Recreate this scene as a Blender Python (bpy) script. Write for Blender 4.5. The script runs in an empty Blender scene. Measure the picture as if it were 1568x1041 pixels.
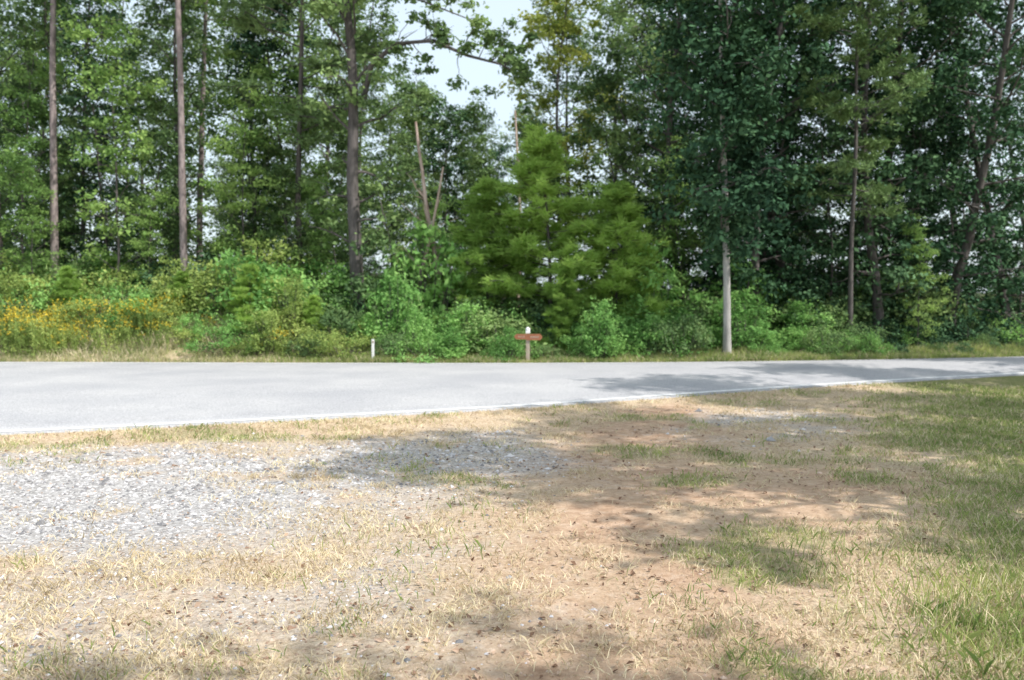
import bpy, math, numpy as np
from mathutils import Vector
scene = bpy.context.scene
col = scene.collection

# ------------------------------------------------------------ noise
_T = np.random.RandomState(7).rand(256, 256)
def vnoise(x, y, s, seed=0):
    x = np.asarray(x, float) / s + seed * 17.3; y = np.asarray(y, float) / s + seed * 9.1
    i = np.floor(x).astype(int); j = np.floor(y).astype(int)
    fx = x - i; fy = y - j
    fx = fx * fx * (3 - 2 * fx); fy = fy * fy * (3 - 2 * fy)
    g = lambda a, b: _T[a % 256, b % 256]
    return (g(i, j) * (1 - fx) + g(i + 1, j) * fx) * (1 - fy) + (g(i, j + 1) * (1 - fx) + g(i + 1, j + 1) * fx) * fy
def fbm(x, y, s, seed=0, o=4):
    r = 0; a = 1; t = 0
    for k in range(o):
        r = r + a * vnoise(x, y, s / 2 ** k, seed + k); t += a; a *= 0.55
    return r / t
def sstep(a, b, x):
    t = np.clip((x - a) / (b - a), 0, 1); return t * t * (3 - 2 * t)

# ------------------------------------------------------------ mesh builder
class MB:
    def __init__(s): s.v = []; s.n = 0; s.f = []; s.sm = []
    def add(s, v, f, mat=0, smooth=False):
        v = np.asarray(v, float).reshape(-1, 3); f = np.asarray(f, int)
        s.f.append((f + s.n, mat, smooth)); s.v.append(v); s.n += len(v)
    def tube(s, pts, rad, sides=7, mat=0):
        pts = np.asarray(pts, float); n = len(pts); rad = np.asarray(rad, float)
        t = np.gradient(pts, axis=0); t /= np.linalg.norm(t, axis=1)[:, None] + 1e-9
        ref = np.array([1., 0, 0]) if abs(t[0][0]) < 0.8 else np.array([0, 1., 0])
        a = np.cross(t, ref); a /= np.linalg.norm(a, axis=1)[:, None] + 1e-9
        b = np.cross(t, a)
        th = np.linspace(0, 2 * np.pi, sides, endpoint=False)
        V = pts[:, None, :] + rad[:, None, None] * (np.cos(th)[None, :, None] * a[:, None, :] + np.sin(th)[None, :, None] * b[:, None, :])
        i = np.arange(n - 1)[:, None]; j = np.arange(sides)[None, :]; j2 = (j + 1) % sides
        F = np.stack([i * sides + j, i * sides + j2, (i + 1) * sides + j2, (i + 1) * sides + j], -1).reshape(-1, 4)
        s.add(V, F, mat, True)
    def box(s, c, d, mat=0):
        c = np.array(c); d = np.array(d) / 2
        V = np.array([[x, y, z] for x in (-1, 1) for y in (-1, 1) for z in (-1, 1)]) * d + c
        s.add(V, [[0, 1, 3, 2], [4, 6, 7, 5], [0, 4, 5, 1], [2, 3, 7, 6], [0, 2, 6, 4], [1, 5, 7, 3]], mat)
    def mesh(s, name, mats):
        V = np.concatenate(s.v); me = bpy.data.meshes.new(name)
        me.vertices.add(len(V)); me.vertices.foreach_set("co", V.ravel())
        li = np.concatenate([f.ravel() for f, _, _ in s.f])
        tot = np.concatenate([np.full(len(f), f.shape[1]) for f, _, _ in s.f])
        st = np.concatenate([[0], np.cumsum(tot)[:-1]])
        mi = np.concatenate([np.full(len(f), m) for f, m, _ in s.f])
        sm = np.concatenate([np.full(len(f), q) for f, _, q in s.f])
        me.loops.add(len(li)); me.loops.foreach_set("vertex_index", li.astype(np.int32))
        me.polygons.add(len(tot)); me.polygons.foreach_set("loop_start", st.astype(np.int32))
        me.polygons.foreach_set("loop_total", tot.astype(np.int32))
        for m in mats: me.materials.append(m)
        me.polygons.foreach_set("material_index", mi.astype(np.int32))
        me.polygons.foreach_set("use_smooth", sm.astype(bool))
        me.update(calc_edges=True); me.validate()
        return me
def obj(name, me, loc=(0, 0, 0), rz=0, sc=1, parent=None, tilt=(0, 0)):
    o = bpy.data.objects.new(name, me); col.objects.link(o)
    o.location = loc; o.rotation_euler = (tilt[0], tilt[1], rz)
    o.scale = (sc, sc, sc) if not hasattr(sc, '__len__') else sc
    if parent: o.parent = parent
    return o
def empty(name):
    o = bpy.data.objects.new(name, None); col.objects.link(o); o.empty_display_size = 0.3; return o

# ------------------------------------------------------------ materials
def newmat(name):
    m = bpy.data.materials.new(name); m.use_nodes = True; nt = m.node_tree; nt.nodes.clear()
    return m, nt, nt.nodes.new, nt.links.new
def ramp(nt, stops):
    r = nt.nodes.new('ShaderNodeValToRGB'); e = r.color_ramp.elements
    while len(e) < len(stops): e.new(0.5)
    for k, (p, c) in enumerate(stops): e[k].position = p; e[k].color = (*c, 1)
    return r
def leaf_mat(name, dark, mid, light, transl=0.35, nscale=0.5):
    m, nt, N, L = newmat(name)
    geo = N('ShaderNodeNewGeometry'); oi = N('ShaderNodeObjectInfo')
    nz = N('ShaderNodeTexNoise'); nz.inputs['Scale'].default_value = nscale; nz.inputs['Detail'].default_value = 1
    L(geo.outputs['Position'], nz.inputs['Vector'])
    a = N('ShaderNodeMath'); a.operation = 'MULTIPLY_ADD'; a.inputs[1].default_value = 0.4
    L(geo.outputs['Random Per Island'], a.inputs[0])
    b = N('ShaderNodeMath'); b.operation = 'MULTIPLY_ADD'; b.inputs[1].default_value = 1.2; b.inputs[2].default_value = -0.5
    L(nz.outputs['Fac'], b.inputs[0])
    c = N('ShaderNodeMath'); c.operation = 'MULTIPLY_ADD'; c.inputs[1].default_value = 0.4
    L(oi.outputs['Random'], c.inputs[0]); L(b.outputs[0], c.inputs[2]); L(c.outputs[0], a.inputs[2])
    r = ramp(nt, [(0.05, dark), (0.45, mid), (0.9, light)]); L(a.outputs[0], r.inputs[0])
    d = N('ShaderNodeBsdfDiffuse'); L(r.outputs[0], d.inputs[0]); o = N('ShaderNodeOutputMaterial')
    if transl <= 0: L(d.outputs[0], o.inputs[0]); return m
    t = N('ShaderNodeBsdfTranslucent')
    hs = N('ShaderNodeHueSaturation'); hs.inputs['Hue'].default_value = 0.485; hs.inputs['Value'].default_value = 1.5
    L(r.outputs[0], hs.inputs['Color']); L(hs.outputs[0], t.inputs[0])
    m1 = N('ShaderNodeMixShader'); m1.inputs[0].default_value = transl; L(d.outputs[0], m1.inputs[1]); L(t.outputs[0], m1.inputs[2])
    L(m1.outputs[0], o.inputs[0]); return m
def rough_mat(name, c1, c2, scale=8, stretch=(1, 1, 1), bump=0.3, island=0.0, rough=0.9):
    m, nt, N, L = newmat(name)
    tc = N('ShaderNodeTexCoord'); mp = N('ShaderNodeMapping'); mp.inputs['Scale'].default_value = stretch
    L(tc.outputs['Object'], mp.inputs[0])
    nz = N('ShaderNodeTexNoise'); nz.inputs['Scale'].default_value = scale; nz.inputs['Detail'].default_value = 6; nz.inputs['Roughness'].default_value = 0.65
    L(mp.outputs[0], nz.inputs['Vector'])
    geo = N('ShaderNodeNewGeometry'); a = N('ShaderNodeMath'); a.operation = 'MULTIPLY_ADD'; a.inputs[1].default_value = island
    L(geo.outputs['Random Per Island'], a.inputs[0])
    s = N('ShaderNodeMath'); s.operation = 'SUBTRACT'; s.inputs[1].default_value = island * 0.5; L(nz.outputs['Fac'], s.inputs[0]); L(s.outputs[0], a.inputs[2])
    r = ramp(nt, [(0.3, c1), (0.7, c2)]); L(a.outputs[0], r.inputs[0])
    p = N('ShaderNodeBsdfPrincipled'); p.inputs['Roughness'].default_value = rough; L(r.outputs[0], p.inputs['Base Color'])
    p.inputs['Specular IOR Level'].default_value = 0.2
    if bump:
        bp = N('ShaderNodeBump'); bp.inputs['Strength'].default_value = bump; bp.inputs['Distance'].default_value = 0.03
        L(nz.outputs['Fac'], bp.inputs['Height']); L(bp.outputs[0], p.inputs['Normal'])
    o = N('ShaderNodeOutputMaterial'); L(p.outputs[0], o.inputs[0]); return m

M_leaf = leaf_mat('leaves', (0.06, 0.11, 0.05), (0.135, 0.22, 0.09), (0.28, 0.39, 0.15), 0.25)
M_leafL = leaf_mat('leaves_light', (0.1, 0.19, 0.06), (0.2, 0.33, 0.1), (0.36, 0.5, 0.16), 0.35)
M_leafD = leaf_mat('leaves_dark', (0.028, 0.062, 0.038), (0.06, 0.125, 0.064), (0.135, 0.23, 0.11), 0)
M_leafY = leaf_mat('leaves_yellowing', (0.18, 0.25, 0.06), (0.34, 0.4, 0.1), (0.54, 0.52, 0.14), 0.35)
M_shrub = leaf_mat('shrub_leaves', (0.09, 0.2, 0.06), (0.18, 0.36, 0.105), (0.34, 0.56, 0.18), 0.35, nscale=0.8)
M_shrubY = leaf_mat('shrub_leaves_olive', (0.14, 0.21, 0.065), (0.27, 0.37, 0.11), (0.47, 0.54, 0.18), 0.35, nscale=0.8)
M_needle = leaf_mat('pine_needles', (0.07, 0.12, 0.06), (0.14, 0.22, 0.09), (0.24, 0.35, 0.14), 0)
M_needleB = leaf_mat('young_pine_needles', (0.14, 0.24, 0.06), (0.26, 0.41, 0.1), (0.4, 0.57, 0.15), 0.4)
M_bark = rough_mat('bark', (0.055, 0.05, 0.047), (0.17, 0.15, 0.145), 9, (1, 1, 0.25), 0.8)
M_barkP = rough_mat('pine_bark', (0.1, 0.08, 0.08), (0.4, 0.33, 0.32), 8, (1, 1, 0.4), 0.8)
M_barkL = rough_mat('pale_bark', (0.24, 0.23, 0.22), (0.55, 0.53, 0.5), 7, (1, 1, 0.25), 0.5)
M_dead = rough_mat('dead_wood', (0.32, 0.22, 0.18), (0.62, 0.5, 0.44), 9, (1, 1, 0.2), 0.5)
M_dryblade = leaf_mat('dry_grass_blades', (0.4, 0.31, 0.19), (0.6, 0.5, 0.33), (0.8, 0.71, 0.49), 0, 1.5)
M_greenblade = leaf_mat('green_grass_blades', (0.12, 0.19, 0.055), (0.23, 0.31, 0.1), (0.45, 0.49, 0.19), 0.3, 1.5)
M_tallgrass = leaf_mat('roadside_grass_blades', (0.21, 0.22, 0.11), (0.42, 0.39, 0.23), (0.68, 0.59, 0.4), 0, 0.7)
M_gold = leaf_mat('goldenrod_flowers', (0.36, 0.29, 0.03), (0.58, 0.44, 0.05), (0.7, 0.52, 0.08), 0)
M_stone = rough_mat('gravel_stone', (0.2, 0.195, 0.2), (0.62, 0.6, 0.605), 6, bump=0.1, island=0.9)
M_pebble = rough_mat('tan_pebble', (0.26, 0.17, 0.12), (0.56, 0.43, 0.34), 6, bump=0.1, island=0.8)
M_litter = rough_mat('dead_leaves', (0.19, 0.115, 0.075), (0.47, 0.34, 0.25), 5, bump=0, island=0.9)

# ------------------------------------------------------------ terrain functions
NX = np.array([-300, -60, -20, -6.03, -4.4, -2.08, -.42, .76, 2.94, 5.6, 7.9, 10.9, 20, 35, 60, 300.])
NY = np.array([-20, 0, 7.2, 10.4, 11.1, 12.07, 12.75, 13.4, 14.8, 16.3, 17.5, 18.9, 23.0, 32, 52, 260.])
FX = np.array([-300, -60, -13.5, -5, 0, 5, 9, 14.1, 20, 35, 60, 300.])
FY = np.array([0, 17, 23.0, 22.6, 22.5, 22.9, 23.6, 24.9, 27.2, 36.5, 57, 266.])
def near(x): return np.interp(x, NX, NY)
def far(x): return np.interp(x, FX, FY)
def height(x, y):
    x = np.asarray(x, float); y = np.asarray(y, float)
    off = np.maximum(near(x) - y, y - far(x))
    m = sstep(0.1, 1.2, off)
    h = m * ((fbm(x, y, 2.5, 1) - 0.5) * 0.14 + (fbm(x, y, 0.5, 2) - 0.5) * 0.05)
    beyond = y - far(x)
    h += sstep(0.3, 4.0, beyond) * (0.2 + 1.1 * sstep(-3, -10, x)) * (0.7 + 0.6 * fbm(x, y, 5, 3))
    h += 2.2 * sstep(12, 45, beyond)
    h -= 0.05 * sstep(0.1, 1.0, near(x) - y)
    return h
def blob(x, y, cx, cy, rx, ry, ang=0, a=.35, b=1.35):
    c, s = math.cos(ang), math.sin(ang); dx = x - cx; dy = y - cy
    u = (dx * c + dy * s) / rx; v = (-dx * s + dy * c) / ry
    return 1 - sstep(a, b, np.sqrt(u * u + v * v))
def masks(x, y):
    n1 = fbm(x, y, 1.6, 11); n2 = fbm(x, y, 0.6, 21)
    w = (n1 - 0.5) * 2.4
    edge = near(x) - y
    g = np.maximum.reduce([blob(x + w, y + w, -3.4, 7.8, 3.3, 2.7, 0.25), blob(x + w, y + w, -7, 6.8, 4.2, 2.6, 0.2),
                           0.75 * blob(x + w, y + w, -1.2, 9.3, 2.6, 1.9, 0.4),
                           0.6 * blob(x + w, y + w, 3.6, 12.2, 1.3, 2.4, -0.6),
                           0.45 * blob(x, y, -2.4, 5.2, 3.2, 1.9)])
    g = g * (0.4 + 0.6 * sstep(0.38, 0.64, n2 + g * 0.2))
    pathx = np.interp(y, [0, 3.7, 6.8, 10.9, 14], [0.1, 0.42, 0.9, 1.8, 2.2])
    d = (1 - sstep(0.3, 1.25, np.abs(x - pathx + w * 0.5)))
    d = np.maximum(d, 0.85 * blob(x + w, y + w, 1.6, 8.2, 1.9, 3.4)) * (.6 + .4 * sstep(.35, .6, fbm(x, y, .8, 37)))
    gr = sstep(0, 1.8, x + w * 1.0 - np.interp(y, [0, 4, 5, 8.4, 12, 16], [0.9, 1.4, 1.9, 2.9, 4.5, 6.2]))
    gr = gr * (0.6 + 0.4 * sstep(.35, .6, fbm(x, y, 1.1, 35)))
    gr = np.maximum(gr, 0.5 * sstep(0.54, 0.7, fbm(x, y, 0.9, 31)) * (1 - .7 * g))
    gr = np.maximum(gr, .75 * sstep(.5, 1.4, y - far(x)))
    strip = (1 - sstep(0.25, 0.9, edge)) * sstep(-0.1, 0.0, edge)
    g = g * (1 - strip * 0.7)
    d = d * (1 - gr) * (1 - strip)
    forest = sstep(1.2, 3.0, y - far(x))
    return g, gr, d, strip, forest

# ------------------------------------------------------------ ground sheet
def axis(lo, a, b, hi, step):
    mid = np.arange(a, b, step); l = []; s = step; p = a
    while p > lo: s *= 1.12; p -= s; l.append(p)
    r = []; s = step; p = b
    while p < hi: r.append(p); s *= 1.12; p += s
    return np.array(l[::-1] + list(mid) + r)
ax = axis(-500, -12, 13, 500, 0.09); ay = axis(-300, 2.5, 26, 700, 0.09)
GX, GY = np.meshgrid(ax, ay); gz = height(GX, GY)
mb = MB(); nx = len(ax); ny = len(ay)
i, j = np.meshgrid(np.arange(nx - 1), np.arange(ny - 1)); q = (j * nx + i).ravel()
mb.add(np.stack([GX, GY, gz], -1), np.stack([q, q + 1, q + 1 + nx, q + nx], -1), 0, True)

m, nt, N, L = newmat('ground_soil_grass_gravel')
at = N('ShaderNodeAttribute'); at.attribute_name = 'cover'; sp = N('ShaderNodeSeparateColor'); L(at.outputs['Color'], sp.inputs[0])
af = N('ShaderNodeAttribute'); af.attribute_name = 'forest'
geo = N('ShaderNodeNewGeometry')
def noise(scale, det=5, ro=0.6):
    n = N('ShaderNodeTexNoise'); n.inputs['Scale'].default_value = scale; n.inputs['Detail'].default_value = det; n.inputs['Roughness'].default_value = ro
    L(geo.outputs['Position'], n.inputs['Vector']); return n
def mix(f, a, b):
    n = N('ShaderNodeMix'); n.data_type = 'RGBA'; L(f, n.inputs[0]); L(a, n.inputs[6]); L(b, n.inputs[7]); return n.outputs[2]
nf = noise(28, 6, 0.7); ng = noise(9, 6, 0.7)
dry = ramp(nt, [(0.3, (0.3, 0.205, 0.135)), (0.5, (0.55, 0.42, 0.29)), (0.72, (0.76, 0.64, 0.48))]); L(nf.outputs[0], dry.inputs[0])
soil = ramp(nt, [(0.3, (0.32, 0.195, 0.125)), (0.5, (0.51, 0.345, 0.235)), (0.75, (0.68, 0.51, 0.38))]); L(ng.outputs[0], soil.inputs[0])
vo = N('ShaderNodeTexVoronoi'); vo.inputs['Scale'].default_value = 38; L(geo.outputs['Position'], vo.inputs['Vector'])
sv = N('ShaderNodeSeparateColor'); L(vo.outputs['Color'], sv.inputs[0])
grav = ramp(nt, [(0.0, (0.3, 0.28, 0.27)), (0.6, (0.47, 0.45, 0.44)), (1, (0.62, 0.6, 0.585))]); L(sv.outputs[0], grav.inputs[0])
grs = ramp(nt, [(0.3, (0.12, 0.15, 0.05)), (0.55, (0.25, 0.25, 0.105)), (0.8, (0.47, 0.41, 0.23))]); L(nf.outputs[0], grs.inputs[0])
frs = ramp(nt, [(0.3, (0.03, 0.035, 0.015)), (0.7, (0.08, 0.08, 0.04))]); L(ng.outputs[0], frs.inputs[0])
c = mix(sp.outputs[2], dry.outputs[0], soil.outputs[0])
def sharpen(o, k=0.8):
    a = N('ShaderNodeMath'); a.operation = 'MULTIPLY_ADD'; a.inputs[1].default_value = k; a.inputs[2].default_value = -k / 2; L(ng.outputs[0], a.inputs[0])
    b = N('ShaderNodeMath'); b.operation = 'ADD'; L(a.outputs[0], b.inputs[0]); L(o, b.inputs[1])
    r = N('ShaderNodeMapRange'); r.inputs[1].default_value = 0.1; r.inputs[2].default_value = 0.9; L(b.outputs[0], r.inputs[0]); return r.outputs[0]
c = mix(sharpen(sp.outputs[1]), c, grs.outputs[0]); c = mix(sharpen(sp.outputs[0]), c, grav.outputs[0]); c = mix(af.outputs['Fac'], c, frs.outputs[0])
p = N('ShaderNodeBsdfPrincipled'); p.inputs['Roughness'].default_value = 0.95; p.inputs['Specular IOR Level'].default_value = 0.1; L(c, p.inputs['Base Color'])
b1 = N('ShaderNodeBump'); b1.inputs['Strength'].default_value = 0.8; b1.inputs['Distance'].default_value = 0.035; L(nf.outputs[0], b1.inputs['Height']); L(b1.outputs[0], p.inputs['Normal'])
o = N('ShaderNodeOutputMaterial'); L(p.outputs[0], o.inputs[0]); M_ground = m
me = mb.mesh('ground', [M_ground])
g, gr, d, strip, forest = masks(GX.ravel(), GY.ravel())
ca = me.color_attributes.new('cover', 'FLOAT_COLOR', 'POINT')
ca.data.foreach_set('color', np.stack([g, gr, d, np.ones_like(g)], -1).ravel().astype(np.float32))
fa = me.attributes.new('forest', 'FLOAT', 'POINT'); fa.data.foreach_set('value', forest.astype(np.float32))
obj('ground', me)

# ------------------------------------------------------------ road
xs = np.concatenate([np.linspace(-300, -20, 60, endpoint=False), np.linspace(-20, 20, 260, endpoint=False), np.linspace(20, 300, 60)])
def smooth(fn, x, w=1.5): return np.mean([fn(x + k * w) for k in np.linspace(-1, 1, 9)], axis=0)
jn = (fbm(xs, xs * 0, 0.7, 5) - 0.5) * 0.16
yn = smooth(near, xs) + jn; yf = smooth(far, xs)
rows = []; T = np.array([0, 0, .05, .15, .3, .5, .7, .85, .95, 1, 1])
for k, t in enumerate(T):
    z = -0.06 if k in (0, len(T) - 1) else 0.015 + 0.09 * (1 - (2 * t - 1) ** 2)
    rows.append(np.stack([xs, yn * (1 - t) + yf * t, np.full_like(xs, z)], -1))
R = np.array(rows); nr, nc = R.shape[:2]
i, j = np.meshgrid(np.arange(nc - 1), np.arange(nr - 1)); q = (j * nc + i).ravel(); RF = np.stack([q, q + 1, q + 1 + nc, q + nc], -1)
m, nt, N, L = newmat('asphalt'); geo = N('ShaderNodeNewGeometry')
n1 = noise(40, 5, 0.85); n2 = noise(0.5, 4)
r1 = ramp(nt, [(0.35, (0.24, 0.24, 0.25)), (0.65, (0.61, 0.605, 0.615))]); L(n1.outputs[0], r1.inputs[0])
r2 = ramp(nt, [(0.35, (0.86, 0.86, 0.88)), (0.65, (1.05, 1.04, 1.03))]); L(n2.outputs[0], r2.inputs[0])
mx = N('ShaderNodeMix'); mx.data_type = 'RGBA'; mx.blend_type = 'MULTIPLY'; mx.inputs[0].default_value = 1; L(r1.outputs[0], mx.inputs[6]); L(r2.outputs[0], mx.inputs[7])
p = N('ShaderNodeBsdfPrincipled'); p.inputs['Roughness'].default_value = 0.8; L(mx.outputs[2], p.inputs['Base Color']); p.inputs['Specular IOR Level'].default_value = 0.3
bp = N('ShaderNodeBump'); bp.inputs['Strength'].default_value = 0.4; bp.inputs['Distance'].default_value = 0.01; L(n1.outputs[0], bp.inputs['Height']); L(bp.outputs[0], p.inputs['Normal'])
o = N('ShaderNodeOutputMaterial'); L(p.outputs[0], o.inputs[0]); M_asph = m
mb = MB(); mb.add(R, RF, 0, True); obj('road', mb.mesh('road', [M_asph]))
M_paint = rough_mat('white_road_paint', (0.55, 0.55, 0.55), (0.85, 0.85, 0.84), 9, bump=0.1)
def roadz(x, y):
    a = np.interp(x, xs, yn); b = np.interp(x, xs, yf); t = np.clip((y - a) / (b - a), 0, 1)
    tt = np.array([0, .05, .15, .3, .5, .7, .85, .95, 1]); return np.interp(t, tt, 0.015 + 0.09 * (1 - (2 * tt - 1) ** 2))
ysn = smooth(near, xs)
for off0, off1, base in ((0.14, 0.28, 'n'), (-0.55, -0.28, 'f')):
    mb = MB(); B = ysn if base == 'n' else yf
    y0 = B + off0; y1 = B + off1
    V = np.array([np.stack([xs, y0, roadz(xs, y0) + 0.005], -1), np.stack([xs, y1, roadz(xs, y1) + 0.005], -1)])
    q = np.arange(nc - 1); mb.add(V, np.stack([q, q + 1, q + 1 + nc, q + nc], -1), 0)
    obj('road_edge_line', mb.mesh('road_edge_line', [M_paint]))

# ------------------------------------------------------------ scatter: blades / stones / litter
rng = np.random.RandomState(3)
def blades(mb, X, Y, Z, h, lean, width, mat, rs=rng):
    n = len(X); az = rs.rand(n) * 2 * np.pi; fc = rs.rand(n) * 2 * np.pi
    dx = np.cos(az); dy = np.sin(az); wx = np.cos(fc) * width / 2; wy = np.sin(fc) * width / 2
    l = lean * h; hz = np.sqrt(np.maximum(h * h - l * l, 0.0001))
    P = np.stack([X, Y, Z], -1); W = np.stack([wx, wy, 0 * wx], -1)
    M = P + np.stack([dx * l * 0.35, dy * l * 0.35, hz * 0.6], -1); Tp = P + np.stack([dx * l, dy * l, hz], -1)
    V = np.stack([P - W, P + W, M + W * 0.8, Tp, M - W * 0.8], 1)
    a = np.arange(n)[:, None] * 5
    mb.add(V, a + np.array([0, 1, 2, 3, 4]), mat)
def wedge(n, y0=3.0, y1=17.0, pw=1.0):
    y = y0 * (y1 / y0) ** (rng.rand(n) ** pw); x = (rng.rand(n) * 2 - 1) * (0.75 * y + 1.0)
    k = y < near(x) - 0.02; return x[k], y[k]
mb = MB()
def tufts(n, kind, y1=17):
    x, y = wedge(n, y1=y1); g, gr, d, strip, fo = masks(x, y)
    cl = fbm(x, y, 0.35, 41)
    if kind == 'dry':
        pr = np.clip((0.75 - 0.65 * g - 0.65 * d - 0.3 * gr + strip * 0.6) * sstep(0.3, 0.62, cl + 0.2 * strip), 0, 1)
        k = rng.rand(len(x)) < pr; x = x[k]; y = y[k]; m = 9; hh = (0.025, 0.075); ln = (0.55, 0.97); w = 0.005; sp_ = 0.06
    else:
        pr = np.clip((0.09 + 1.0 * gr - 0.35 * g - 0.3 * d + 0.12 * strip) * sstep(0.32, 0.58, cl + 0.18 * gr), 0, 1)
        k = rng.rand(len(x)) < pr; x = x[k]; y = y[k]; m = 12; hh = (0.02, 0.085); ln = (0.3, 0.92); w = 0.005; sp_ = 0.07
    X = np.repeat(x, m) + rng.randn(len(x) * m) * sp_; Y = np.repeat(y, m) + rng.randn(len(x) * m) * sp_
    k = Y < near(X) + 0.05; X = X[k]; Y = Y[k]
    h = rng.uniform(*hh, len(X)) * (0.7 + 0.8 * fbm(X, Y, 0.8, 51)); Z = height(X, Y) - 0.005
    mt = 0 if kind == 'dry' else 1
    k = rng.rand(len(X)) < .76 if kind != 'dry' else np.ones(len(X), bool)
    ww = w * np.clip(Y / 6, 1, 2.2); ll = rng.uniform(*ln, len(X))
    blades(mb, X[k], Y[k], Z[k], h[k], ll[k], ww[k], mt)
    if (~k).any(): blades(mb, X[~k], Y[~k], Z[~k], h[~k], ll[~k], ww[~k], 0)
tufts(34000, 'dry'); tufts(38000, 'green')
for cx, cy, n, H in ((2.35, 4.5, 420, .18), (2.7, 4.2, 420, .22), (2.25, 4.1, 250, .17), (2.5, 4.9, 300, .15), (-0.75, 5.1, 90, .11), (0.95, 4.9, 90, .1), (-1.1, 6.3, 70, .11), (-.4, 6.0, 90, .11), (2.9, 5.2, 260, .17), (-1.9, 4.0, 120, .09), (-.3, 7.0, 120, .1), (2.0, 5.6, 160, .12)):
    X = cx + rng.randn(n) * .24; Y = cy + rng.randn(n) * .22
    k = rng.rand(n) < .78; Z = height(X, Y) - .005; h = rng.uniform(.3, 1.1, n) * H; l = rng.uniform(.2, .9, n)
    blades(mb, X[k], Y[k], Z[k], h[k], l[k], 0.006, 1); blades(mb, X[~k], Y[~k], Z[~k], h[~k], l[~k], 0.006, 0)
obj('grass', mb.mesh('grass', [M_dryblade, M_greenblade]))

OV = np.array([[1, 0, 0], [0, 1, 0], [-1, 0, 0], [0, -1, 0], [0, 0, 1], [0, 0, -1.]])
OF = np.array([[0, 1, 4], [1, 2, 4], [2, 3, 4], [3, 0, 4], [1, 0, 5], [2, 1, 5], [3, 2, 5], [0, 3, 5]])
def stones(mb, x, y, s, mat):
    n = len(x)
    V = OV[None] * s[:, None, None] * rng.uniform(0.6, 1.35, (n, 6, 1)) * np.array([1, 1, .6])
    a = rng.rand(n) * 6.28; c_, s_ = np.cos(a), np.sin(a)
    V = np.stack([V[..., 0] * c_[:, None] - V[..., 1] * s_[:, None], V[..., 0] * s_[:, None] + V[..., 1] * c_[:, None], V[..., 2]], -1)
    V += np.stack([x, y, height(x, y) + s * 0.05], -1)[:, None, :]
    mb.add(V, (np.arange(n)[:, None, None] * 6 + OF[None]).reshape(-1, 3), mat)
x, y = wedge(120000, y1=15.5); g, gr, d, strip, fo = masks(x, y)
u = rng.rand(len(x)); k1 = u < np.clip(g ** 1.7 * 0.72, 0, 1); k2 = (~k1) & (u < np.clip(g * .75 + .06 - 0.05 * gr, 0, 1))
mb = MB()
s = rng.lognormal(np.log(0.009), 0.42, len(x)) * np.clip(y / 6, 1, 1.5)
stones(mb, x[k1], y[k1], s[k1], 0); stones(mb, x[k2], y[k2], s[k2] * .8, 1)
obj('gravel', mb.mesh('gravel', [M_stone, M_pebble]))

x, y = wedge(16000, y1=15); g, gr, d, strip, fo = masks(x, y)
k = rng.rand(len(x)) < np.clip((0.22 + 0.4 * blob(x, y, 1.5, 7.5, 4, 5) - 0.2 * g) * (.35 + .65 * sstep(.4, .6, fbm(x, y, .9, 61))), 0, 1); x = x[k]; y = y[k]; n = len(x)
def leaves_at(P, Nn, size, asp, mb, mat, rs=rng, curl=0.0):
    n = len(P); Nn = Nn / (np.linalg.norm(Nn, axis=1)[:, None] + 1e-9)
    r = rs.randn(n, 3); t = np.cross(Nn, r); t /= np.linalg.norm(t, axis=1)[:, None] + 1e-9; b = np.cross(Nn, t)
    s = (size * rs.uniform(0.6, 1.35, n))[:, None]
    V = np.stack([P - t * s * .5, P + b * s * asp * .5 + Nn * curl * s, P + t * s * .5, P - b * s * asp * .5 + Nn * curl * s], 1)
    mb.add(V, np.arange(n)[:, None] * 4 + np.arange(4), mat)
mb = MB(); P = np.stack([x, y, height(x, y) + 0.01], -1); Nn = np.array([0, 0, 1.]) + rng.randn(n, 3) * 0.4
leaves_at(P, Nn, 0.038, 0.6, mb, 0, curl=0.15); obj('leaf_litter', mb.mesh('leaf_litter', [M_litter]))

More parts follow.
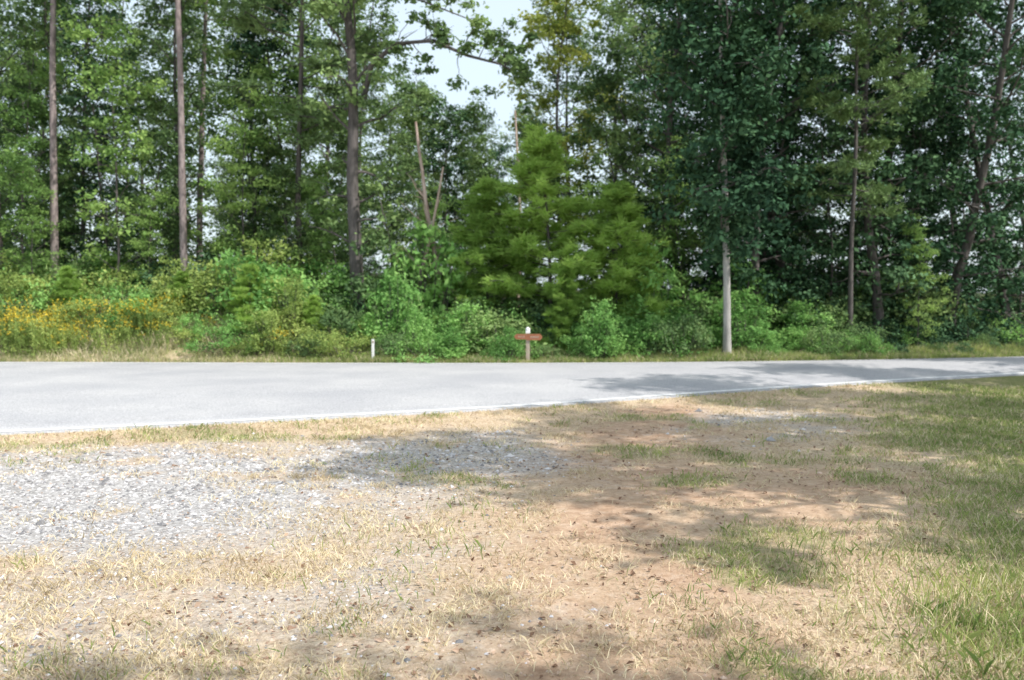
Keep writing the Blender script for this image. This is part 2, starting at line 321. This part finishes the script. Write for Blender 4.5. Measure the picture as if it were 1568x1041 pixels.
# ------------------------------------------------------------ trees
def clumps(mb, C, R, nper, size, asp, mat, rs, up=0.7):
    n = len(C) * nper; C2 = np.repeat(C, nper, 0); R2 = np.repeat(R, nper, 0)
    u = rs.randn(n, 3); u /= np.linalg.norm(u, axis=1)[:, None]
    rad = rs.rand(n) ** 0.5 * (1 + .25 * rs.randn(n))
    off = u * rad[:, None] * R2
    leaves_at(C2 + off, u * 0.6 + np.array([0, 0, up]) + rs.randn(n, 3) * 0.55, size, asp, mb, mat, rs)
def wander(rs, p0, d, L_, n, curl=0.25, rise=0.0):
    pts = [np.array(p0, float)]; d = np.array(d, float); d /= np.linalg.norm(d)
    for k in range(n):
        d = d + rs.randn(3) * curl * 0.5 + np.array([0, 0, rise]); d /= np.linalg.norm(d); pts.append(pts[-1] + d * L_ / n)
    return np.array(pts)
def broadleaf(name, seed, H, cb, R, nl, tr, leaf=M_leaf, bark=M_bark, nper=85, size=0.17, csize=0.75, extra=None, sub=5, sparse=1.0, bend=.09, limbmat=0, innr=.3):
    rs = np.random.RandomState(seed); mb = MB()
    T = wander(rs, (0, 0, -0.3), (0, 0, 1), H + .3, 14, bend, 0.06); tz = np.linspace(0, 1, 15)
    mb.tube(T, tr * (1 - 0.88 * tz) * np.where(tz < .03, 1.35, 1), 9)
    C = []; RR = []
    for k in range(nl):
        t = cb + (0.98 - cb) * (k + rs.rand()) / nl
        p = np.array([np.interp(t, tz, T[:, q]) for q in range(3)])
        az = k * 2.4 + rs.randn() * .4; u = (t - cb) / (1 - cb)
        prof = (0.6 + 0.85 * u) if u < .45 else (1.0 - (u - .45) ** 1.6 * 1.6)
        Lk = R * max(prof, .25) * rs.uniform(.65, 1.15); el = 0.15 + 0.8 * u + rs.randn() * .15
        P = wander(rs, p, (math.cos(az) * math.cos(el), math.sin(az) * math.cos(el), math.sin(el)), Lk, 6, .35, .02)
        r0 = min(tr * (1 - .88 * t) * .45, .05); mb.tube(P, np.linspace(r0, .008, 7), 5, limbmat)
        for s_ in range(sub):
            w = rs.uniform(innr, 1.0); q = np.array([np.interp(w * 6, np.arange(7), P[:, z]) for z in range(3)])
            e = q + rs.randn(3) * np.array([.6, .6, .4]) * csize * (1.1)
            if rs.rand() > sparse: continue
            mb.tube(np.array([q, (q + e) / 2 + rs.randn(3) * .08, e]), [r0 * .35 + .006, r0 * .2 + .005, .004], 3, limbmat)
            C.append(e); r = csize * rs.uniform(.5, 1.15); RR.append([r, r, r * rs.uniform(.4, .75)])
    if extra: extra(mb, rs, T, C, RR)
    clumps(mb, np.array(C), np.array(RR), nper, size, .6, 1, rs)
    return mb.mesh(name, [bark, leaf, M_bark])
def pine(name, seed, H, cb, R, nl, tr, needles=M_needle, bark=M_barkP, young=False):
    rs = np.random.RandomState(seed); mb = MB()
    T = wander(rs, (0, 0, -0.3), (0, 0, 1), H + .3, 14, 0.04, 0.06); tz = np.linspace(0, 1, 15)
    mb.tube(T, tr * (1 - 0.85 * tz), 9); A = []; D = []
    for k in range(nl):
        t = cb + (0.99 - cb) * (k + rs.rand()) / nl; u = (t - cb) / (1 - cb)
        p = np.array([np.interp(t, tz, T[:, q]) for q in range(3)]); az = rs.rand() * 6.28
        prof = (1 - u) ** .8 if young else (.6 + .8 * u if u < .4 else 1 - (u - .4) ** 1.5 * 1.5)
        Lk = R * max(prof, .14) * rs.uniform(.6, 1.2); el = (.02 + .45 * u) if young else (.0 + .6 * u + rs.randn() * .15)
        P = wander(rs, p, (math.cos(az) * math.cos(el), math.sin(az) * math.cos(el), math.sin(el)), Lk, 6, .2, .03)
        r0 = min(tr * (1 - .85 * t) * .35, .05); mb.tube(P, np.linspace(r0, .008, 7), 4)
        nt_ = int((8 if young else 7) * max(prof, .3)) + 3
        for s_ in range(nt_):
            w = rs.uniform(.3 if young else .4, 1.0); q = np.array([np.interp(w * 6, np.arange(7), P[:, z]) for z in range(3)])
            e = q + rs.randn(3) * np.array([.30, .30, .04]) * (0.9 if young else 1.4)
            mb.tube(np.array([q, (q + e) / 2 + rs.randn(3) * .03, e]), [.012, .01, .006], 3)
            for z in range(3): A.append(q + (e - q) * (0.4 + .3 * z)); D.append(e - q)
        A.append(P[-1]); D.append(P[-1] - P[-2])
    A = np.array(A); D = np.array(D); D /= np.linalg.norm(D, axis=1)[:, None] + 1e-9
    m_ = 24; n = len(A) * m_
    A2 = np.repeat(A, m_, 0) + rs.randn(n, 3) * .05; d = np.repeat(D, m_, 0) * .9 + rs.randn(n, 3) * np.array([.75, .75, .35 if young else .7]) + np.array([0, 0, .2]); d /= np.linalg.norm(d, axis=1)[:, None]
    s = rs.uniform(.12, .24, n)[:, None]; w = np.cross(d, rs.randn(n, 3)); w /= np.linalg.norm(w, axis=1)[:, None]; w *= .013 if young else .016
    V = np.stack([A2 - w, A2 + w, A2 + w * .6 + d * s, A2 - w * .6 + d * s], 1)
    mb.add(V, np.arange(n)[:, None] * 4 + np.arange(4), 1)
    return mb.mesh(name, [bark, needles])
def gz_(x, y): return float(height(np.array([x]), np.array([y]))[0])
R_ = np.random.RandomState(12)

oakA = broadleaf('oak_a', 1, 17, .10, 3.6, 36, .17, nper=62, bend=.16)
oakB = broadleaf('oak_b', 2, 18, .08, 3.5, 42, .17, M_leafD, nper=72, bend=.14)
oakC = broadleaf('oak_c', 3, 15, .08, 3.2, 32, .13, nper=66, bend=.14)
slimA = broadleaf('slim_a', 4, 17, .12, 2.0, 32, .08, M_leaf, csize=.6, nper=52, sparse=.75, size=.15)
slimB = broadleaf('slim_b', 5, 13, .06, 1.9, 28, .07, M_leafD, csize=.6, nper=56, sparse=.85)
slimC = broadleaf('slim_c', 6, 9, .06, 1.7, 24, .045, M_leaf, csize=.5, nper=64, sparse=.9, size=.14, bend=.2)
maple = broadleaf('maple_a', 8, 9.5, .08, 2.0, 26, .05, M_leafL, csize=.55, nper=60, sparse=.85, size=.14, bend=.2)
yel = broadleaf('yellow_a', 7, 15, .3, 2.6, 30, .10, M_leafY, csize=.6, nper=66, sparse=.9)
pineA = pine('pine_a', 11, 22, .5, 3.2, 40, .14)
pineB = pine('pine_b', 12, 17, .3, 3.2, 50, .10, bark=M_bark)
ypA = pine('young_pine_a', 13, 6.0, .08, 2.7, 72, .08, M_needleB, M_bark, True)
ypB = pine('young_pine_b', 14, 4.8, .06, 2.0, 56, .06, M_needleB, M_bark, True)

def plant(name, me, x, y, sc=1, rz=None, tilt=(0, 0), parent=None):
    return obj(name, me, (x, y, gz_(x, y) - .05), R_.rand() * 6.28 if rz is None else rz, sc, parent, tilt)

def arch(mb, rs, T, C, RR):
    P = np.array([[.1, 0, 7.3], [.35, -.2, 8.3], [1.1, -.3, 8.95], [2.2, -.3, 9.1], [3.2, -.4, 8.7], [4.2, -.4, 8.5], [5.0, -.5, 8.1]])
    P = P + np.array([0, -.5, -.35]) * np.linspace(0, 1, 7)[:, None]
    mb.tube(P, [.09, .08, .07, .06, .045, .03, .012], 7)
    for k in range(34):
        w = rs.uniform(.8, 6); q = np.array([np.interp(w, np.arange(7), P[:, z]) for z in range(3)])
        tp = wander(rs, q, (rs.randn() * .6 + .4, rs.randn() * .6, rs.choice([-.35, 1, 1])), rs.uniform(.4, 1.3), 5, .6)
        mb.tube(tp, [.018, .014, .011, .008, .006, .003], 4)
        for e in (tp[-1], tp[3]):
            if rs.rand() < .65: C.append(e); r = rs.uniform(.2, .4); RR.append([r, r, r * .6])
    for k in range(13):
        Q = wander(rs, T[8 + k % 5], (1.0, rs.randn() * .3, .2), rs.uniform(3, 6.5), 6, .35)
        mb.tube(Q, np.linspace(.05, .01, 7), 5)
        for z in range(8):
            q = Q[rs.randint(2, 7)]; e = q + rs.randn(3) * .6; mb.tube(np.array([q, (q + e) / 2 + rs.randn(3) * .06, e]), [.012, .009, .004], 4)
            C.append(e); r = rs.uniform(.3, .55); RR.append([r, r, r * .6])
mainoak = broadleaf('oak_main', 21, 18, .15, 2.8, 32, .24, M_leaf, csize=.65, nper=56, sparse=.75, extra=arch)
plant('oak_tree', mainoak, -4.7, 27, 1, 0, (0, .02))

for x, y, s in ((-16.45, 28.4, 1.15), (-14.35, 28.0, .95), (-10.2, 27.6, .9), (-12.6, 36, 1)):
    plant('pine_tree', pineA, x, y, (s, s, 1))
plant('pine_tree', pineB, -6.9, 29, (1.1, 1.1, 1.2))
for me, x, y, s in ((slimA, -15, 31, 1), (slimB, -13.6, 30, .9), (slimA, -9, 31, 1), (slimC, -11.6, 29, .8), (slimB, -7.9, 31, 1), (oakC, -14, 37, 1), (oakA, -19.5, 34, 1), (oakC, -16.8, 33, 1.0),
                    (slimA, -5.8, 33, .9), (slimC, -8.4, 29.5, .7), (slimC, -15.8, 29.8, .9), (slimC, -3.2, 31.5, .75), (oakC, -9.5, 40, 1.1), (slimB, -2.4, 34, .7), (slimC, -5.9, 29.8, .75),
                    (slimB, -18, 29.4, .8), (slimC, -1.4, 31.5, .75), (slimA, -12.2, 33, 1.05), (slimC, -4.4, 35, 1.0), (slimC, -1.9, 37, 1.1), (slimC, -3.3, 38, 1.2), (slimC, -7.2, 28.6, .6)):
    plant('sweetgum_tree', me, x, y, s)
for x, y, s in ((-12.4, 27.8, .95), (-8.5, 28.4, .75), (-14.8, 27.4, .5), (-6.1, 28.2, .5), (-11.3, 27.8, .4), (-2.9, 30.2, .5), (5.3, 28, .62), (12.6, 27.6, .4), (-9.8, 33, 1.2), (-18.2, 28, .5), (-7.3, 30, .9), (-15.6, 28.6, .85)):
    plant('maple_tree', maple, x, y, s)
plant('yellowing_tree', yel, 2.1, 34, 1.05)
plant('young_pine_tree', ypA, 1.2, 26.9, 1.05)
plant('young_pine_tree', ypB, 3.1, 26.6, 1.0)
plant('young_pine_tree', ypB, -.8, 27.5, 1.05)
for me, x, y, s in ((slimC, 0.4, 33, .9), (slimC, 3.6, 31, 1.1), (oakC, 4.4, 38, 1.0), (slimB, 5.0, 32, 1)):
    plant('sweetgum_tree', me, x, y, s)
def cover(mb, rs, T, C, RR):
    for k in range(110):
        z = rs.uniform(3.3, 12); p = np.array([np.interp(z, T[:, 2], T[:, 0]), np.interp(z, T[:, 2], T[:, 1]), z])
        C.append(p + rs.randn(3) * np.array([.7, .7, .3]) + np.array([0, -.25, 0])); r = rs.uniform(.3, .6); RR.append([r, r, r * .7])
frontoak = broadleaf('oak_front', 31, 16, .18, 2.5, 38, .11, M_leafD, M_barkL, csize=.75, nper=72, limbmat=2, extra=cover, bend=.03)
plant('oak_tree', frontoak, 5.85, 24.1, 1, 0)
for me, x, y, s in ((oakB, 7.5, 27.6, .95), (oakB, 11.6, 28.2, 1.0), (oakA, 4.6, 30, .95), (oakB, 14.6, 29.5, 1), (oakB, 9.4, 30.4, 1.05), (oakB, 17.8, 32.0, 1), (oakB, 13, 33, 1.1), (oakB, 8.6, 35, 1.1)):
    plant('oak_tree', me, x, y, s)
plant('pine_tree', pineB, 10.2, 26.8, (.85, .85, .85), 1.0)
for x, y, s in ((6.9, 28.6, .6), (10.4, 29, .7), (13.4, 30.4, .65), (8.4, 30, .7), (15.6, 31.5, .7), (12, 31, .8), (17.5, 34, .8), (7.4, 32, .6), (5.6, 31, .5), (9.9, 33, .65), (14.8, 34, .7), (19.2, 33.5, .7), (12.8, 37, .8), (6.6, 35, .6)):
    plant('young_oak_tree', slimB, x, y, s)
def snag(seed, H, r):
    rs = np.random.RandomState(seed); mb = MB(); P = wander(rs, (0, 0, -.2), (0, 0, 1), H, 9, .07, .03)
    mb.tube(P, np.linspace(r, r * .3, 10), 7)
    for k in range(7):
        q = P[rs.randint(4, 9)]; mb.tube(wander(rs, q, (rs.randn(), rs.randn(), .7), rs.uniform(.4, 1.3), 4, .3), [.03, .022, .016, .01, .005], 4)
    return mb.mesh('snag', [M_dead])
plant('dead_tree', snag(41, 7.2, .12), -2.0, 27.6, 1, 0, (0, -.09)); plant('dead_tree', snag(42, 5.8, .09), -3.3, 27.6, 1, 0, (0, .12)); plant('dead_tree', snag(43, 8.0, .09), .1, 29.5, 1, 0, (0, .05))

df = empty('distant_forest')
for row, (yy, step) in enumerate(((43, 4.0), (55, 5.6))):
    for x in np.arange(-.66 * yy - 2, .66 * yy + 2, step):
        x = x + R_.randn() * .8; y = yy + R_.randn() * 2.2
        if y < far(x) + 4: continue
        u = x / y; s = R_.uniform(.85, 1.15)
        if row == 1 and u > .2: continue
        me = [oakA, oakB, oakC, oakC, slimA, slimB][R_.randint(6)]
        if -.17 < u < .03: me = oakC; s = R_.uniform(.85, 1.0) * {0: .78, 1: .9}[row]
        elif u > .1: me = oakB
        plant('forest_tree', me, x, y, s, parent=df)
for q in range(44):
    y = R_.uniform(33, 56); x = R_.uniform(-.64, .66) * y
    if y < far(x) + 4: continue
    plant('forest_sapling', [slimC, slimC, slimB][R_.randint(3)], x, y, R_.uniform(.4, .75), parent=df)

lawnA = broadleaf('lawn_oak', 51, 13, .34, 3.0, 28, .2, M_leafD, csize=.75, nper=80, sparse=.9, size=.18)
for x, y, s in ((9.6, 4.6, 1.05), (12.6, 6.6, 1.15), (14.2, 10.4, 1.15), (18.2, 13.6, 1.2), (22.5, 17, 1.2), (8.3, -2.0, .93)):
    plant('oak_tree', lawnA, x, y, s)

# ------------------------------------------------------------ undergrowth
def shrub(seed, W, H, leaf, n=40, size=.11, nper=50, cs=.35):
    rs = np.random.RandomState(seed); mb = MB(); C = []; RR = []
    for k in range(n):
        az = rs.rand() * 6.28; r = W * math.sqrt(rs.rand()); z = H * rs.uniform(.15, 1) * (1 - .5 * (r / W) ** 2)
        e = np.array([r * math.cos(az), r * math.sin(az), z]); b = e * np.array([.25, .25, 0])
        mb.tube(np.array([b, (b + e) / 2 + rs.randn(3) * .06, e]), [.014, .01, .005], 3)
        C.append(e); q = cs * rs.uniform(.6, 1.2); RR.append([q, q, q * .7])
    clumps(mb, np.array(C), np.array(RR), nper, size, .55, 1, rs)
    return mb.mesh('shrub', [M_bark, leaf])
shr = [shrub(61, 1.1, 1.4, M_shrub), shrub(62, .8, 2.1, M_shrub, 46), shrub(63, 1.3, 1.0, M_shrub, 44, .09), shrub(64, 1.0, 1.7, M_leaf), shrub(65, .9, 1.2, M_leafD),
       shrub(66, 1.1, 1.1, M_shrubY, 40, .09), shrub(67, .8, 1.9, M_shrubY, 40, .1)]
ug = empty('roadside_undergrowth')
for x in np.arange(-18, 16.5, .68):
    for row in range(4):
        xx = x + R_.randn() * .35; off = .75 + row * 1.15 + R_.rand() * .7
        if xx < -4.5: off += .3 + 1.0 * float(sstep(-7, -11, xx))
        if abs(xx - 5.75) < .7 and row == 0: continue
        yy = float(far(xx)) + off
        s = R_.uniform(.4, .9) * (1 + .3 * row)
        if xx > 9.5: s *= .75
        if xx > 11 and row < 2: s *= .5
        ch = R_.choice([0, 1, 2, 2, 3]) if xx < 10 else R_.choice([2, 3, 4, 4])
        if xx < -4 and R_.rand() < .55: ch = R_.choice([5, 6])
        if row > 1 and R_.rand() < .3: ch = R_.choice([3, 4])
        plant('shrub', shr[ch], xx, yy, (s, s, s * R_.uniform(.75, 1.25)), parent=ug)
for q in range(50):
    xx = R_.uniform(-18, 16); yy = float(far(xx)) + R_.uniform(5, 8); plant('shrub', shr[R_.choice([3, 3, 4, 1])], xx, yy, R_.uniform(.9, 1.6), parent=ug)
for x, y, s in ((-7.4, 25.2, .42), (-9.6, 25.8, .3), (-13, 25.9, .34), (1.6, 25.2, .5), (-5.6, 24.9, .3)):
    plant('pine_seedling', ypB, x, y, s, parent=ug)

mb = MB(); n = 90000; X = rng.uniform(-18, 16, n); off = rng.rand(n) ** 1.2 * np.where(X < -4, 3.4, 1.6) + .08; Y = far(X) + off
kk = fbm(X, Y, .8, 71) > .3; X = X[kk]; Y = Y[kk]; off = off[kk]; n = len(X)
hh = rng.uniform(.08, .3, n) * (0.5 + off * .5) * (.5 + fbm(X, Y, 1.2, 72))
gm = rng.rand(n) < (.28 + .45 * sstep(-9, -4, X))
for mk_, mi in ((gm, 1), (~gm, 0)): blades(mb, X[mk_], Y[mk_], height(X[mk_], Y[mk_]) - .01, hh[mk_], rng.uniform(.1, .75, mk_.sum()), .016, mi)
obj('roadside_grass', mb.mesh('roadside_grass', [M_tallgrass, M_greenblade]))
def golden(seed):
    rs = np.random.RandomState(seed); mb = MB()
    for k in range(14):
        b = np.array([rs.randn() * .25, rs.randn() * .25, 0]); H = rs.uniform(.5, 1.1); e = b + np.array([rs.randn() * .12, rs.randn() * .12, H])
        mb.tube(np.array([b, (b + e) / 2, e]), [.008, .007, .004], 4, 0)
        n = 40; t = rs.rand(n)[:, None]; leaves_at(b + (e - b) * t * .9 + rs.randn(n, 3) * .05, rs.randn(n, 3) + [0, 0, .6], .1, .3, mb, 0, rs)
        if rs.rand() < .6: n = 16; leaves_at(e + rs.randn(n, 3) * np.array([.09, .09, .05]), rs.randn(n, 3) + [0, 0, .8], .05, .7, mb, 1, rs)
    return mb.mesh('goldenrod', [M_shrubY, M_gold])
gA = golden(81); gB = golden(82)
for q in range(32):
    xx = -14.3 + abs(R_.randn()) * 1.8 if q < 18 else R_.uniform(-13, -5.5); yy = float(far(xx)) + R_.uniform(1.0, 2.4)
    plant('goldenrod', [gA, gB][q % 2], xx, yy, R_.uniform(.6, 1.1), parent=ug)

# ------------------------------------------------------------ trail sign and marker post
M_wood = rough_mat('weathered_post', (0.3, 0.24, 0.19), (0.52, 0.44, 0.36), 20, (1, 1, .15), .3)
M_red = rough_mat('brown_red_board', (0.22, 0.085, 0.045), (0.38, 0.17, 0.095), 12, (.3, 1, 1), .2)
M_white = rough_mat('white_paint', (0.68, 0.68, 0.66), (0.82, 0.82, 0.8), 20, bump=.1)
sgn = empty('trail_sign'); sx, sy = .41, 22.95; sgn.location = (sx, sy, gz_(sx, sy) - .02)
def part(name, fn, mats):
    mb = MB(); fn(mb); o_ = obj(name, mb.mesh(name, mats), parent=sgn)
    bv = o_.modifiers.new('b', 'BEVEL'); bv.width = .006; bv.segments = 2; bv.limit_method = 'ANGLE'; return o_
part('post', lambda b: b.box((0, 0, .38), (.10, .10, .80)), [M_wood])
def capfn(b):
    b.box((0, 0, .80), (.12, .12, .05)); b.tube([(0, 0, .82), (0, 0, .86), (0, 0, .90), (0, 0, .93), (0, 0, .94)], [.055, .062, .055, .03, .001], 12)
part('cap', capfn, [M_white])
def arrow(b, x0, x1, xt, z0, z1, y0):
    zc = (z0 + z1) / 2; pr = [(x0, z0), (x1, z0), (xt, zc), (x1, z1), (x0, z1)]
    V = [(x, y0, z) for x, z in pr] + [(x, y0 - .03, z) for x, z in pr]
    b.add(V, [[0, 1, 2, 3, 4]]); b.add(V, [[9, 8, 7, 6, 5]]); b.add(V, [[k, 5 + k, 5 + (k + 1) % 5, (k + 1) % 5] for k in range(5)])
part('board_right', lambda b: arrow(b, -.03, .32, .38, .60, .76, -.055), [M_red])
part('board_left', lambda b: arrow(b, -.035, -.30, -.36, .62, .76, -.055), [M_red])
def letters(b):
    for k in range(6): b.box((.075 + k * .038, -.088, .68), (.02, .004, .05 if k % 2 else .04))
    for k in range(4): b.box((-.10 - k * .045, -.088, .69), (.02, .004, .04))
part('lettering', letters, [M_wood])
mk = empty('marker_post'); mk.location = (-3.6, 22.95, gz_(-3.6, 22.95))
mb = MB(); mb.box((0, 0, .28), (.07, .03, .64)); mb.box((0, -.018, .53), (.05, .006, .05), 1); o_ = obj('post', mb.mesh('post', [M_white, M_wood]), parent=mk)
bv = o_.modifiers.new('b', 'BEVEL'); bv.width = .006; bv.segments = 2

# ------------------------------------------------------------ light, sky, camera
AZ = math.radians(118); EL = math.radians(50)
sd = Vector((math.sin(AZ) * math.cos(EL), math.cos(AZ) * math.cos(EL), math.sin(EL)))
ld = bpy.data.lights.new('sun', 'SUN'); ld.energy = 5.0; ld.angle = math.radians(.5); ld.color = (1, .96, .9)
so = bpy.data.objects.new('sun', ld); col.objects.link(so); so.rotation_euler = sd.to_track_quat('Z', 'Y').to_euler(); so.location = sd * 60
w = bpy.data.worlds.new('World'); scene.world = w; w.use_nodes = True; nt = w.node_tree
bg = nt.nodes['Background']; sky = nt.nodes.new('ShaderNodeTexSky'); sky.sky_type = 'NISHITA'; sky.sun_disc = False
sky.sun_elevation = EL; sky.sun_rotation = AZ; sky.air_density = 1.0; sky.dust_density = 3.0
hz = nt.nodes.new('ShaderNodeMix'); hz.data_type = 'RGBA'; hz.inputs[0].default_value = .55; hz.inputs[7].default_value = (8.6, 9.9, 10.6, 1)   # humid summer haze
nt.links.new(sky.outputs[0], hz.inputs[6]); nt.links.new(hz.outputs[2], bg.inputs[0]); bg.inputs[1].default_value = .15
scene.view_settings.view_transform = 'Standard'; scene.view_settings.look = 'None'; scene.view_settings.exposure = 0
cd = bpy.data.cameras.new('camera'); cam = bpy.data.objects.new('camera', cd); col.objects.link(cam)
cd.lens = 31.2; cd.sensor_width = 36; cd.clip_end = 2000; cd.clip_start = .05
cam.location = (0, 0, 1.6); cam.rotation_euler = (math.radians(90 - 2.55), 0, 0)
cd.dof.use_dof = True; cd.dof.focus_distance = 5.5; cd.dof.aperture_fstop = 2.2
scene.camera = cam
